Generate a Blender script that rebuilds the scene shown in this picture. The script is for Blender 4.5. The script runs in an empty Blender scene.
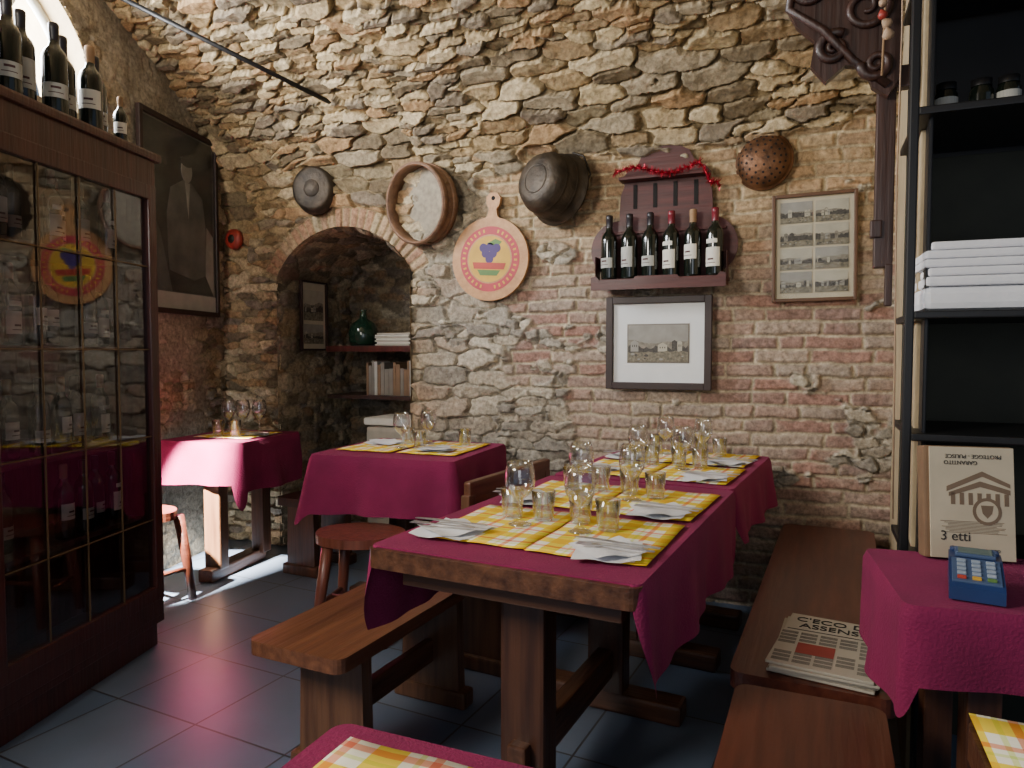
import bpy, bmesh, math, random
import numpy as np
from mathutils import Matrix, Vector
random.seed(4)
SC=bpy.context.scene
pi=math.pi
def T(x,y,z): return Matrix.Translation((x,y,z))
def RX(a): return Matrix.Rotation(math.radians(a),4,'X')
def RY(a): return Matrix.Rotation(math.radians(a),4,'Y')
def RZ(a): return Matrix.Rotation(math.radians(a),4,'Z')
def S(x,y,z): return Matrix.Diagonal((x,y,z,1))
# ---------------------------------------------------------------- materials
MATS={}
def newmat(name):
    m=bpy.data.materials.new(name); m.use_nodes=True
    nt=m.node_tree; b=nt.nodes['Principled BSDF']; MATS[name]=m
    return m,nt,b
def pm(name,col,rough=.5,metal=0,var=.15,scale=12,bump=0.0,bscale=None,stretch=(1,1,1),col2=None,spec=None,sheen=0,coat=0):
    m,nt,b=newmat(name); N=nt.nodes; L=nt.links
    tc=N.new('ShaderNodeTexCoord'); mp=N.new('ShaderNodeMapping'); mp.inputs['Scale'].default_value=stretch
    L.new(tc.outputs['Object'],mp.inputs[0])
    nz=N.new('ShaderNodeTexNoise'); nz.inputs['Scale'].default_value=scale; nz.inputs['Detail'].default_value=6
    L.new(mp.outputs[0],nz.inputs['Vector'])
    cr=N.new('ShaderNodeValToRGB'); e=cr.color_ramp.elements
    c2=col2 if col2 else tuple(min(1,c*(1+var)) for c in col); c1=col if col2 else tuple(c*(1-var) for c in col)
    e[0].position=.3; e[0].color=(*c1,1); e[1].position=.7; e[1].color=(*c2,1)
    L.new(nz.outputs['Fac'],cr.inputs[0]); L.new(cr.outputs[0],b.inputs['Base Color'])
    b.inputs['Roughness'].default_value=rough; b.inputs['Metallic'].default_value=metal
    if spec is not None: b.inputs['Specular IOR Level'].default_value=spec
    if sheen: b.inputs['Sheen Weight'].default_value=sheen; b.inputs['Sheen Tint'].default_value=(.9,.2,.45,1)
    if coat: b.inputs['Coat Weight'].default_value=coat; b.inputs['Coat Roughness'].default_value=.15
    if bump:
        n2=N.new('ShaderNodeTexNoise'); n2.inputs['Scale'].default_value=bscale or scale*3; n2.inputs['Detail'].default_value=4
        L.new(mp.outputs[0],n2.inputs['Vector'])
        bp=N.new('ShaderNodeBump'); bp.inputs['Strength'].default_value=bump; bp.inputs['Distance'].default_value=.01
        L.new(n2.outputs['Fac'],bp.inputs['Height']); L.new(bp.outputs[0],b.inputs['Normal'])
    return m
def wood(name,c1,c2,axis='y',rough=.4,coat=.25):
    st={'x':(.6,9,9),'y':(9,.6,9),'z':(9,9,.6)}[axis]
    return pm(name,c1,rough,col2=c2,scale=4,stretch=st,bump=.25,bscale=9,coat=coat)
wood('wood_table_y',(.045,.016,.008),(.135,.054,.025),'y')
wood('wood_table_x',(.045,.016,.008),(.135,.054,.025),'x')
wood('wood_table_z',(.040,.014,.008),(.105,.040,.019),'z')
wood('wood_bench',(.080,.028,.014),(.185,.072,.033),'y')
wood('wood_bench_z',(.075,.031,.016),(.165,.075,.036),'z')
wood('wood_redbench',(.072,.017,.010),(.140,.038,.020),'y',rough=.4)
wood('wood_cabinet',(.042,.009,.007),(.085,.019,.014),'z',rough=.35)
wood('wood_shelf',(.040,.006,.005),(.085,.014,.011),'x',rough=.55,coat=.05)
wood('wood_dark',(.018,.007,.005),(.052,.019,.012),'z',rough=.5,coat=.1)
wood('wood_light',(.42,.20,.075),(.56,.30,.12),'y',rough=.5,coat=0)
wood('wood_sieve',(.10,.048,.024),(.21,.11,.055),'x',rough=.6,coat=0)
wood('wood_stool',(.10,.028,.017),(.22,.065,.038),'z')
pm('burgundy_cloth',(.205,.007,.062),.9,var=.14,scale=7,bump=.35,bscale=160,sheen=.08)
pm('black_metal',(.010,.010,.011),.45,.3)
pm('iron',(.034,.027,.020),.5,.5,var=.5,scale=14,bump=.4)
pm('bronze_old',(.048,.035,.022),.55,.5,var=.5,scale=14,bump=.4)
pm('copper_dark',(.14,.065,.030),.5,.65,var=.6,scale=18,bump=.3)
pm('hole_dark',(.008,.006,.005),.9)
pm('gold_trim',(.17,.10,.045),.5,.4)
pm('bottle_glass',(.006,.009,.006),.08,coat=.6)
pm('green_glass',(.012,.035,.02),.1,coat=.5)
pm('capsule_black',(.015,.012,.015),.35)
pm('capsule_red',(.16,.01,.02),.35)
pm('label_white',(.70,.67,.58),.7,var=.08)
pm('label_grey',(.42,.42,.38),.7,var=.1)
pm('label_ink',(.08,.03,.03),.8)
pm('frame_dark',(.024,.010,.008),.5)
pm('frame_brown',(.10,.045,.02),.45)
pm('mat_white',(.72,.74,.74),.6,var=.03)
pm('mat_cream',(.50,.44,.32),.7,var=.08)
pm('napkin_white',(.80,.81,.84),.85,var=.03,bump=.2,bscale=60)
pm('steel',(.62,.62,.63),.28,.9,var=.05)
pm('magenta_paint',(.46,.045,.06),.6); pm('yellow_paint',(.62,.36,.04),.6); pm('blue_paint',(.06,.03,.14),.6); pm('red_paint',(.45,.05,.03),.6); pm('green_paint',(.10,.20,.05),.6)
pm('plaster_cream',(.42,.33,.20),.9,var=.15,scale=5,bump=.4,bscale=30)
pm('olive_back',(.030,.031,.019),.7)
pm('cardboard',(.20,.12,.065),.8)
pm('newsprint',(.46,.42,.34),.85,var=.06)
pm('ink',(.03,.028,.028),.85)
pm('ink_soft',(.20,.18,.15),.85)
pm('ink_sepia',(.17,.12,.08),.85)
pm('red_ink',(.30,.05,.04),.8)
pm('terminal_blue',(.012,.035,.13),.4,coat=.3); pm('terminal_grey',(.06,.10,.20),.5); pm('screen_grey',(.12,.16,.15),.15)
pm('key_light',(.30,.36,.44),.5)
pm('tinsel_red',(.40,.008,.03),.25,.6)
pm('garlic',(.36,.24,.15),.7); pm('chili',(.28,.03,.02),.5)
pm('cork',(.30,.18,.09),.8)
pm('beige_plastic',(.42,.38,.30),.6)
pm('photo_dark',(.045,.048,.048),.35,var=.6,scale=3)
pm('photo_mid',(.11,.115,.115),.35,var=.4,scale=6)
pm('photo_light',(.28,.28,.26),.35,var=.3,scale=8)
pm('print_sky',(.40,.37,.29),.6,var=.12,scale=18)
pm('print_sky_dim',(.27,.26,.23),.6,var=.15,scale=18)
pm('print_far',(.20,.18,.14),.6,var=.35,scale=60)
pm('print_dark',(.055,.048,.040),.6,var=.5,scale=80)
pm('print_ground',(.17,.15,.105),.6,var=.5,scale=70)
pm('mesh_cloth',(.27,.23,.165),.8,var=.25,scale=30,bump=.4,bscale=200)
def glassmat(name,tint=(.96,.97,.97),base=.05,rough=.03,k=.9,pw=3.5,gcol=(1,1,1)):
    m,nt,b=newmat(name); N=nt.nodes; L=nt.links
    out=[n for n in N if n.type=='OUTPUT_MATERIAL'][0]; N.remove(b)
    tr=N.new('ShaderNodeBsdfTransparent'); tr.inputs[0].default_value=(*tint,1)
    gl=N.new('ShaderNodeBsdfGlossy'); gl.inputs['Roughness'].default_value=rough; gl.inputs[0].default_value=(*gcol,1)
    lw=N.new('ShaderNodeLayerWeight'); lw.inputs[0].default_value=.5
    p=N.new('ShaderNodeMath'); p.operation='POWER'; p.inputs[1].default_value=pw; L.new(lw.outputs['Facing'],p.inputs[0])
    ma=N.new('ShaderNodeMath'); ma.operation='MULTIPLY_ADD'; ma.inputs[1].default_value=k; ma.inputs[2].default_value=base; ma.use_clamp=True
    L.new(p.outputs[0],ma.inputs[0])
    mx=N.new('ShaderNodeMixShader'); L.new(ma.outputs[0],mx.inputs[0]); L.new(tr.outputs[0],mx.inputs[1]); L.new(gl.outputs[0],mx.inputs[2])
    L.new(mx.outputs[0],out.inputs[0]); return m
glassmat('drinking_glass',base=.09,k=.95,pw=1.8,rough=.05)
glassmat('picture_glass',base=.008,k=.5)
glassmat('cabinet_glass',tint=(.62,.58,.60),base=.10,rough=.03,k=.8)
def plaid():
    m,nt,b=newmat('plaid_placemat'); N=nt.nodes; L=nt.links
    tc=N.new('ShaderNodeTexCoord'); sp=N.new('ShaderNodeSeparateXYZ'); L.new(tc.outputs['Object'],sp.inputs[0])
    def ramp(o):
        mu=N.new('ShaderNodeMath'); mu.operation='MULTIPLY'; mu.inputs[1].default_value=1/.12; L.new(sp.outputs[o],mu.inputs[0])
        fr=N.new('ShaderNodeMath'); fr.operation='FRACT'; L.new(mu.outputs[0],fr.inputs[0])
        cr=N.new('ShaderNodeValToRGB'); cr.color_ramp.interpolation='CONSTANT'; el=cr.color_ramp.elements
        cols=[(0,(.93,.72,.05)),(.36,(.97,.96,.88)),(.50,(.80,.88,.45)),(.56,(.97,.96,.88)),(.66,(.88,.42,.30)),(.76,(.97,.96,.88))]
        el[0].position=0; el[0].color=(*cols[0][1],1); el[1].position=cols[1][0]; el[1].color=(*cols[1][1],1)
        for p,c in cols[2:]:
            q=el.new(p); q.color=(*c,1)
        L.new(fr.outputs[0],cr.inputs[0]); return cr
    a=ramp(0); c=ramp(1)
    mx=N.new('ShaderNodeMix'); mx.data_type='RGBA'; mx.blend_type='MULTIPLY'; mx.inputs[0].default_value=1
    L.new(a.outputs[0],mx.inputs[6]); L.new(c.outputs[0],mx.inputs[7]); L.new(mx.outputs[2],b.inputs['Base Color']); b.inputs['Roughness'].default_value=.85
plaid()
def floor_mat():
    m,nt,b=newmat('floor_tiles'); N=nt.nodes; L=nt.links
    tc=N.new('ShaderNodeTexCoord'); mp=N.new('ShaderNodeMapping'); mp.inputs['Rotation'].default_value=(0,0,math.radians(4)); L.new(tc.outputs['Object'],mp.inputs[0])
    br=N.new('ShaderNodeTexBrick'); br.offset=0; br.inputs['Scale'].default_value=1; br.inputs['Brick Width'].default_value=.40; br.inputs['Row Height'].default_value=.40
    br.inputs['Mortar Size'].default_value=.004; br.inputs['Color1'].default_value=(.105,.150,.235,1); br.inputs['Color2'].default_value=(.135,.175,.25,1); br.inputs['Mortar'].default_value=(.05,.05,.06,1)
    L.new(mp.outputs[0],br.inputs[0])
    nz=N.new('ShaderNodeTexNoise'); nz.inputs['Scale'].default_value=6; nz.inputs['Detail'].default_value=6; L.new(tc.outputs['Object'],nz.inputs[0])
    mx=N.new('ShaderNodeMix'); mx.data_type='RGBA'; mx.blend_type='MULTIPLY'
    L.new(br.outputs[0],mx.inputs[6])
    cr=N.new('ShaderNodeValToRGB'); cr.color_ramp.elements[0].color=(.85,.84,.82,1); cr.color_ramp.elements[0].position=.3; cr.color_ramp.elements[1].color=(1.1,1.1,1.1,1); L.new(nz.outputs[0],cr.inputs[0]); L.new(cr.outputs[0],mx.inputs[7]); mx.inputs[0].default_value=1
    L.new(mx.outputs[2],b.inputs['Base Color'])
    mr=N.new('ShaderNodeMapRange'); mr.inputs[3].default_value=.28; mr.inputs[4].default_value=.42; L.new(nz.outputs[0],mr.inputs[0]); L.new(mr.outputs[0],b.inputs['Roughness'])
    bp=N.new('ShaderNodeBump'); bp.inputs['Strength'].default_value=.4; bp.inputs['Distance'].default_value=.004; bp.invert=True; L.new(br.outputs['Fac'],bp.inputs['Height']); L.new(bp.outputs[0],b.inputs['Normal'])
floor_mat()
def masonry_mat():
    m,nt,b=newmat('masonry'); N=nt.nodes; L=nt.links
    at=N.new('ShaderNodeAttribute'); at.attribute_name='Col'
    tc=N.new('ShaderNodeTexCoord'); nz=N.new('ShaderNodeTexNoise'); nz.inputs['Scale'].default_value=45; nz.inputs['Detail'].default_value=6; nz.inputs['Roughness'].default_value=.7; L.new(tc.outputs['Object'],nz.inputs[0])
    cr=N.new('ShaderNodeValToRGB'); cr.color_ramp.elements[0].color=(.5,.48,.45,1); cr.color_ramp.elements[0].position=.33; cr.color_ramp.elements[1].color=(1.25,1.25,1.22,1); cr.color_ramp.elements[1].position=.66
    L.new(nz.outputs[0],cr.inputs[0])
    mx=N.new('ShaderNodeMix'); mx.data_type='RGBA'; mx.blend_type='MULTIPLY'; mx.inputs[0].default_value=1
    L.new(at.outputs[0],mx.inputs[6]); L.new(cr.outputs[0],mx.inputs[7]); L.new(mx.outputs[2],b.inputs['Base Color'])
    b.inputs['Roughness'].default_value=.8; b.inputs['Specular IOR Level'].default_value=.25
    bp=N.new('ShaderNodeBump'); bp.inputs['Strength'].default_value=.6; bp.inputs['Distance'].default_value=.01; L.new(nz.outputs[0],bp.inputs['Height']); L.new(bp.outputs[0],b.inputs['Normal'])
masonry_mat()
# ---------------------------------------------------------------- builder
class B:
    def __init__(s): s.v=[];s.f=[];s.m=[];s.sm=[];s.mats=[]
    def mi(s,n):
        if n not in s.mats: s.mats.append(n)
        return s.mats.index(n)
    def add(s,vs,fs,mat,sm=False,M=None):
        o=len(s.v)
        for v in vs:
            v=Vector(v); s.v.append(tuple(M@v) if M else tuple(v))
        k=s.mi(mat)
        for f in fs: s.f.append([i+o for i in f]); s.m.append(k); s.sm.append(sm)
    def box(s,c,d,mat,M=None,bev=.004):
        bm=bmesh.new(); bmesh.ops.create_cube(bm,size=1)
        for v in bm.verts: v.co=Vector((v.co.x*d[0]+c[0],v.co.y*d[1]+c[1],v.co.z*d[2]+c[2]))
        bev=min(bev,min(d)*.3)
        if bev>0: bmesh.ops.bevel(bm,geom=list(bm.edges),offset=bev,segments=2,affect='EDGES',profile=.6)
        bm.verts.index_update(); s.add([v.co for v in bm.verts],[[v.index for v in f.verts] for f in bm.faces],mat,False,M); bm.free()
    def lathe(s,pr,mat,n=28,M=None,sm=True,a0=0,a1=2*pi):
        full=abs(a1-a0-2*pi)<1e-6; nn=n if full else n+1; vs=[];fs=[]
        for r,z in pr:
            for i in range(nn):
                a=a0+(a1-a0)*i/n; vs.append((max(r,1e-5)*math.cos(a),max(r,1e-5)*math.sin(a),z))
        for j in range(len(pr)-1):
            for i in range(n):
                i2=(i+1)%nn; fs.append([j*nn+i,j*nn+i2,(j+1)*nn+i2,(j+1)*nn+i])
        s.add(vs,fs,mat,sm,M)
    def prism(s,poly,th,mat,M=None,z0=0):
        n=len(poly); vs=[(x,y,z0) for x,y in poly]+[(x,y,z0+th) for x,y in poly]
        fs=[list(range(n))[::-1],list(range(n,2*n))]+[[i,(i+1)%n,n+(i+1)%n,n+i] for i in range(n)]
        s.add(vs,fs,mat,False,M)
    def tube(s,pts,r,mat,n=8,M=None,closed=False):
        pts=[Vector(p) for p in pts]; vs=[];fs=[];K=len(pts)
        up=Vector((0,0,1))
        for i,p in enumerate(pts):
            a=pts[(i-1)%K] if (closed or i>0) else p; c=pts[(i+1)%K] if (closed or i<K-1) else p
            d=(c-a).normalized(); u=d.cross(up)
            if u.length<.1: u=d.cross(Vector((1,0,0)))
            u.normalize(); w=d.cross(u)
            rr=r[i] if isinstance(r,(list,tuple)) else r
            for k in range(n):
                t=2*pi*k/n; vs.append(p+u*math.cos(t)*rr+w*math.sin(t)*rr)
        for i in range(K if closed else K-1):
            for k in range(n):
                fs.append([i*n+k,i*n+(k+1)%n,((i+1)%K)*n+(k+1)%n,((i+1)%K)*n+k])
        if not closed: fs.append(list(range(n))[::-1]); fs.append([(K-1)*n+k for k in range(n)])
        s.add(vs,fs,mat,True,M)
    def mesh(s,name):
        me=bpy.data.meshes.new(name); me.from_pydata(s.v,[],s.f)
        for n in s.mats: me.materials.append(MATS[n])
        me.polygons.foreach_set('material_index',s.m); me.polygons.foreach_set('use_smooth',s.sm)
        bm=bmesh.new(); bm.from_mesh(me); bmesh.ops.recalc_face_normals(bm,faces=bm.faces); bm.to_mesh(me); bm.free()
        return me
    def obj(s,name,M=None,parent=None):
        return place(s.mesh(name),name,M,parent)
def place(me,name,M=None,parent=None):
    o=bpy.data.objects.new(name,me); SC.collection.objects.link(o)
    if parent: o.parent=parent
    if M is not None: o.matrix_local=M
    return o
def text(body,size,M,mat,parent,name='lettering',ext=.0006,align='CENTER'):
    c=bpy.data.curves.new(name,'FONT'); c.body=body; c.size=size; c.align_x=align; c.align_y='CENTER'; c.extrude=ext
    c.materials.append(MATS[mat]); o=bpy.data.objects.new(name,c); SC.collection.objects.link(o)
    if parent: o.parent=parent
    o.matrix_local=M; return o
def circ(r,n=40,cx=0,cy=0,ry=None): return [(cx+r*math.cos(2*pi*i/n),cy+(ry or r)*math.sin(2*pi*i/n)) for i in range(n)]
def rrect(w,l,r,n=5):
    p=[]
    for cx,cy,a in((w/2-r,-l/2+r,-90),(w/2-r,l/2-r,0),(-w/2+r,l/2-r,90),(-w/2+r,-l/2+r,180)):
        for i in range(n+1):
            t=math.radians(a+90*i/n); p.append((cx+r*math.cos(t),cy+r*math.sin(t)))
    return p
WALLM=RX(90) # local z -> -Y
# ---------------------------------------------------------------- numpy masonry
def hsh(ix,iy,seed):
    v=np.sin(ix*127.1+iy*311.7+seed*74.7)*43758.5453
    return v-np.floor(v)
def vn(x,y,seed=0):
    ix=np.floor(x);iy=np.floor(y);fx=x-ix;fy=y-iy;fx=fx*fx*(3-2*fx);fy=fy*fy*(3-2*fy)
    a=hsh(ix,iy,seed);b=hsh(ix+1,iy,seed);c=hsh(ix,iy+1,seed);d=hsh(ix+1,iy+1,seed)
    return (a*(1-fx)+b*fx)*(1-fy)+(c*(1-fx)+d*fx)*fy
def fbm(x,y,seed=0,o=4):
    r=0;a=.5;t=0
    for i in range(o): r=r+a*vn(x*2**i,y*2**i,seed+i*7);t+=a;a*=.5
    return r/t
def ss(a,b,x):
    t=np.clip((x-a)/(b-a),0,1); return t*t*(3-2*t)
def stones(x,y,cw,ch,seed):
    xw=x+.08*(fbm(x*5,y*9,seed)-.5)+.03*(vn(x*22,y*30,seed+5)-.5); yw=y+.05*(fbm(x*3.5,y*5,seed+3)-.5)+.016*(vn(x*20,y*26,seed+9)-.5)+.008*(vn(x*55,y*55,seed+13)-.5)
    u=xw/cw;v=yw/ch;iu=np.floor(u);iv=np.floor(v)
    F1=np.full(x.shape,9.);F2=np.full(x.shape,9.);I=np.zeros(x.shape);LX=np.zeros(x.shape);LY=np.zeros(x.shape)
    for dj in(-1,0,1):
        for di in(-2,-1,0,1,2):
            cx=iu+di;cy=iv+dj
            px=cx+.5+(hsh(cx,cy,seed)-.5)*.8+.5*np.mod(cy,2);py=cy+.5+(hsh(cx,cy,seed+1)-.5)*.45
            sz=.78+.44*hsh(cx,cy,seed+2)
            d=((np.abs(u-px))**4+(np.abs(v-py))**4)**.25/sz
            idd=hsh(cx,cy,seed+4)
            m=d<F1
            F2=np.where(m,F1,np.minimum(F2,d)); I=np.where(m,idd,I); F1=np.where(m,d,F1)
            LX=np.where(m,(u-px),LX);LY=np.where(m,(v-py),LY)
    I2=(I*7.31)%1;I3=(I*13.7)%1
    tilt=LX*(I2-.5)*.024+LY*(I3-.3)*.040
    return F2-F1,I,tilt
def bricks(x,y,w,h,seed):
    x=x+.012*(vn(x*9,y*14,seed+2)-.5)+.008*(vn(x*40,y*40,seed+8)-.5);y=y+.03*(vn(x*1.6,y*1.3,seed)-.5)+.010*(vn(x*13,y*13,seed+6)-.5)
    v=y/h;r=np.floor(v);fy=v-r
    ww=w*(.82+.4*hsh(r,r*0,seed+1))
    u=x/ww+hsh(r,r*0+3,seed)*5;c=np.floor(u);
    jl=(hsh(c,r,seed+9)-.5)*.5; jr=(hsh(c+1,r,seed+9)-.5)*.5
    c=np.where(u<c+jl,c-1,np.where(u>c+1+jr,c+1,c))
    L=c+(hsh(c,r,seed+9)-.5)*.5; Rr=c+1+(hsh(c+1,r,seed+9)-.5)*.5
    ex=np.minimum(u-L,Rr-u)*ww; ey=np.minimum(fy,1-fy)*h
    return np.minimum(ex,ey),hsh(c,r,seed+11)
def pal(I,P):
    P=np.array(P); k=np.clip((I*len(P)).astype(int),0,len(P)-1); return P[k]
STONE=[(.26,.215,.145),(.42,.32,.195),(.31,.225,.135),(.50,.41,.27),(.20,.16,.11),(.45,.36,.235),(.33,.28,.21),(.39,.26,.15),(.56,.47,.33),(.24,.20,.16)]
BRICK=[(.36,.215,.175),(.32,.205,.17),(.41,.285,.225),(.30,.20,.17),(.42,.33,.265),(.37,.26,.21),(.37,.215,.17),(.36,.29,.24)]
def grid_mesh(name,P,Ncol,keep,nv_s,nv_t):
    nt_,ns=P.shape[:2]
    me=bpy.data.meshes.new(name)
    idx=np.arange(nt_*ns).reshape(nt_,ns)
    q=np.stack([idx[:-1,:-1],idx[:-1,1:],idx[1:,1:],idx[1:,:-1]],-1).reshape(-1,4)
    if keep is not None: q=q[keep[:-1,:-1].reshape(-1)]
    me.vertices.add(nt_*ns); me.vertices.foreach_set('co',P.reshape(-1).astype(np.float32))
    me.loops.add(q.size); me.loops.foreach_set('vertex_index',q.reshape(-1).astype(np.int32))
    me.polygons.add(len(q)); me.polygons.foreach_set('loop_start',(np.arange(len(q))*4).astype(np.int32))
    me.polygons.foreach_set('use_smooth',np.ones(len(q),dtype=bool))
    me.update(calc_edges=True)
    ca=me.color_attributes.new('Col','FLOAT_COLOR','POINT')
    C=np.concatenate([Ncol.reshape(-1,3),np.ones((nt_*ns,1))],1)
    ca.data.foreach_set('color',C.reshape(-1).astype(np.float32))
    me.materials.append(MATS['masonry'])
    return place(me,name)
YW=3.64; VC=1.24; VA=2.4; VH=2.15; VB=1.08
phi=np.linspace(0,pi,4000)
ay=VC+VA*np.cos(phi); ah=VH+VB*np.sin(phi); al=np.concatenate([[0],np.cumsum(np.hypot(np.diff(ay),np.diff(ah)))])
ACX,AR,ACH,AHW,ASP=-2.64,.5514,1.449,.48,1.72
def stone_layer(x,y,seed,cw=.25,ch=.088):
    e1,i1,t1=stones(x,y,cw,ch,seed); e2,i2,t2=stones(x,y,cw*.62,ch*.58,seed+20)
    m=fbm(x*1.6,y*2.2,seed+40)>.50
    return np.where(m,e2,e1),np.where(m,i2,i1),np.where(m,t2*.6,t1)
def back_wall():
    xs=np.arange(-3.75,2.2,.0062)
    fine=np.arange(0,4.05,.0062); t=np.concatenate([fine,np.arange(4.07,2.15+al[-1],.05)])
    X,Tt=np.meshgrid(xs,t)
    tt=np.clip(Tt-VH,0,None); ph=np.interp(tt,al,phi)
    Y=np.where(Tt<VH,YW,VC+VA*np.cos(ph)); Z=np.where(Tt<VH,Tt,VH+VB*np.sin(ph))
    ny=-np.cos(ph)/VA;nz=-np.sin(ph)/VB;l=np.hypot(ny,nz);ny/=l;nz/=l
    e,I,ti=stone_layer(X,Tt,1)
    sm=ss(.02,.11,e)
    vd=1+.5*ss(2.0,2.4,Tt)
    dS=.032*vd*sm*(.5+.9*I)+ti*sm*vd+.013*fbm(X*25,Tt*25,12)*sm+.03*(fbm(X*2.3,Tt*2.3,5)-.5)
    cS=pal(I,STONE)*(.62+.62*fbm(X*14,Tt*22,8))[...,None]
    mort=np.array((.40,.32,.205))*(.65+.5*fbm(X*9,Tt*9,15))[...,None]
    g=ss(.02,.09,e)[...,None]; cS=mort*(1-g)+cS*g
    wl=(ss(-2.3,-1.9,X)*(1-ss(2.1,2.4,Tt)))[...,None]
    lum=cS.mean(-1,keepdims=True)
    cS=cS*(1-wl*.55)+wl*.55*(lum*.7+.25)*np.array((1.0,.95,.84))
    eb,Ib=bricks(X,Tt,.215,.066,3)
    gb=ss(.004,.010,eb); dB=.015*ss(.002,.014,eb)*(.5+.9*Ib)+.008*fbm(X*40,Tt*40,19)+.02*(fbm(X*2.3,Tt*2.3,5)-.5)
    cB=pal(Ib,BRICK)*(.70+.5*fbm(X*30,Tt*30,28))[...,None]
    dust=ss(.40,.72,fbm(X*5,Tt*8,33))[...,None]*.5
    cB=cB*(1-dust)+dust*np.array((.43,.365,.295))
    up=ss(1.45,1.95,Tt)[...,None]
    cB=cB*(1-up*.6)+up*.6*np.array((.45,.33,.19))*(.65+.6*Ib[...,None])
    mortB=np.array((.48,.41,.30))*(.72+.5*fbm(X*12,Tt*12,16))[...,None]
    cB=mortB*(1-gb[...,None])+cB*gb[...,None]
    n=fbm(X*2.2,Tt*3,51)-.5
    lim=np.where(Tt>1.05,-1.62,-1.25)+.9*n
    m=ss(-.02,.02,X-lim)*(1-ss(-.02,.02,Tt-(2.28+.5*n)))
    m=m*(1-ss(-.01,.01,fbm(X*3.2,Tt*4.5,61)-.69))
    D=dS*(1-m)+dB*m; Cc=cS*(1-m[...,None])+cB*m[...,None]
    dx=X-ACX;dz=Tt-ACH;rr=np.hypot(dx,dz);an=np.arctan2(dx,dz)
    w=an*(AR+.06)/.055;ri=np.floor(w);fr_=w-ri;er=np.minimum(np.minimum(fr_,1-fr_)*.055,np.minimum(rr-AR+.01,AR+.13-rr))
    inr=(rr>AR-.02)&(rr<AR+.13)&(np.abs(an)<1.10)
    ir=hsh(ri,ri*0,5);gr=ss(.002,.009,er)
    cR=pal(ir,BRICK)*np.array((1.08,1.12,.95))*(.75+.5*fbm(X*30,Tt*30,29))[...,None]; cR=mort*(1-gr[...,None])+cR*gr[...,None]
    D=np.where(inr,.014+.014*ss(.0,.014,er)*(.6+.8*ir),D); Cc=np.where(inr[...,None],cR,Cc)
    wv=ss(1.5,2.2,Tt)[...,None]; Cc=Cc*(1-wv*(1-np.array((.97,.92,.80))))
    soft=np.where(Tt>4.06,0,1); D=D*soft
    P=np.stack([X,Y+ny*D,Z+nz*D],-1)
    hole=((np.abs(dx)<AHW)&(Tt<ASP))|((rr<AR)&(Tt>=ASP-.02))
    hole&=(Tt<2.1)
    grid_mesh('wall_back',P,Cc,~hole,0,0)
back_wall()
def patch(name,org,du,dv,nrm,Lu,Lv,step,seed,cfac=1,plaster=None,hole=None,amp=1,offs=(0,0)):
    u=np.arange(0,Lu+step,step);v=np.arange(0,Lv+step,step);U,V=np.meshgrid(u,v)
    e,I,ti=stone_layer(U+offs[0],V+offs[1],seed,.2,.10); sm=ss(.02,.14,e)
    D=(.028*sm*(.5+.9*I)+ti*sm+.01*fbm(U*25,V*25,12)*sm+.03*(fbm(U*2.3,V*2.3,5)-.5))*amp
    C=pal(I,STONE)*(.72+.56*fbm(U*14,V*22,8))[...,None]; mort=np.array((.42,.35,.25))*(.75+.5*fbm(U*9,V*9,15))[...,None]
    g=ss(.02,.10,e)[...,None]; C=mort*(1-g)+C*g
    if plaster is not None:
        p=plaster(U,V); pc=np.array((.40,.35,.27))*(.6+.8*fbm(U*5,V*5,71))[...,None]
        C=C*(1-p[...,None])+pc*p[...,None]; D=D*(1-p)+p*(.02+.02*fbm(U*6,V*6,72))
    P=np.array(org)+U[...,None]*np.array(du)+V[...,None]*np.array(dv)+D[...,None]*np.array(nrm)
    keep=None
    if hole is not None: keep=~hole(U,V)
    return grid_mesh(name,P,C*cfac,keep,0,0)
LU=Vector((.260,-.966,0)).normalized(); LN=Vector((.966,.260,0)).normalized()
def Lp(u,h,off=0): 
    p=Vector((-3.61,3.64,0))+LU*u+LN*off; return Vector((p.x,p.y,h))
LWU,LWR,LWH=1.80,.62,2.38
patch('wall_left',Lp(-.25,0),LU,(0,0,1),LN,5.2,3.25,.0095,9,cfac=.80,
      plaster=lambda U,V: ss(.42,.62,U+.25*(fbm(U*3,V*3,80)-.5))*ss(.35,.55,fbm(U*2,V*2,81)+.12)*.9,
      hole=lambda U,V: (np.hypot(U-.25-LWU,V-LWH)<LWR)&(V>LWH), offs=(3.3,.2))
def niche():
    pts=[(-AHW,z) for z in np.arange(0,ASP,.02)]
    a0=math.atan2(-AHW,ASP-ACH)
    for a in np.linspace(a0,-a0,60): pts.append((AR*math.sin(a),ACH+AR*math.cos(a)))
    pts+=[(AHW,z) for z in np.arange(ASP,-.01,-.02)]
    pts=np.array(pts); s=np.concatenate([[0],np.cumsum(np.hypot(*np.diff(pts,axis=0).T))])
    ds=np.arange(0,s[-1],.012); px=np.interp(ds,s,pts[:,0]);pz=np.interp(ds,s,pts[:,1])
    dep=np.arange(-.05,.78,.012)
    tx=np.gradient(px);tz=np.gradient(pz);l=np.hypot(tx,tz);nx=tz/l;nz=-tx/l
    U,V=np.meshgrid(dep,ds)
    e,I,ti=stone_layer(U+7,V,15,.16,.09);sm=ss(.02,.14,e)
    D=-.008+(.022*sm*(.5+.9*I)+ti*sm)*ss(0,.06,U+.05)
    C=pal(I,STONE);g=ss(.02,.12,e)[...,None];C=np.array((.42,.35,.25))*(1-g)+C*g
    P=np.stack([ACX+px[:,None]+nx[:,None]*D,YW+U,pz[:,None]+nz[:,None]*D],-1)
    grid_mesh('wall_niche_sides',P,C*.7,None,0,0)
niche()
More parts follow.
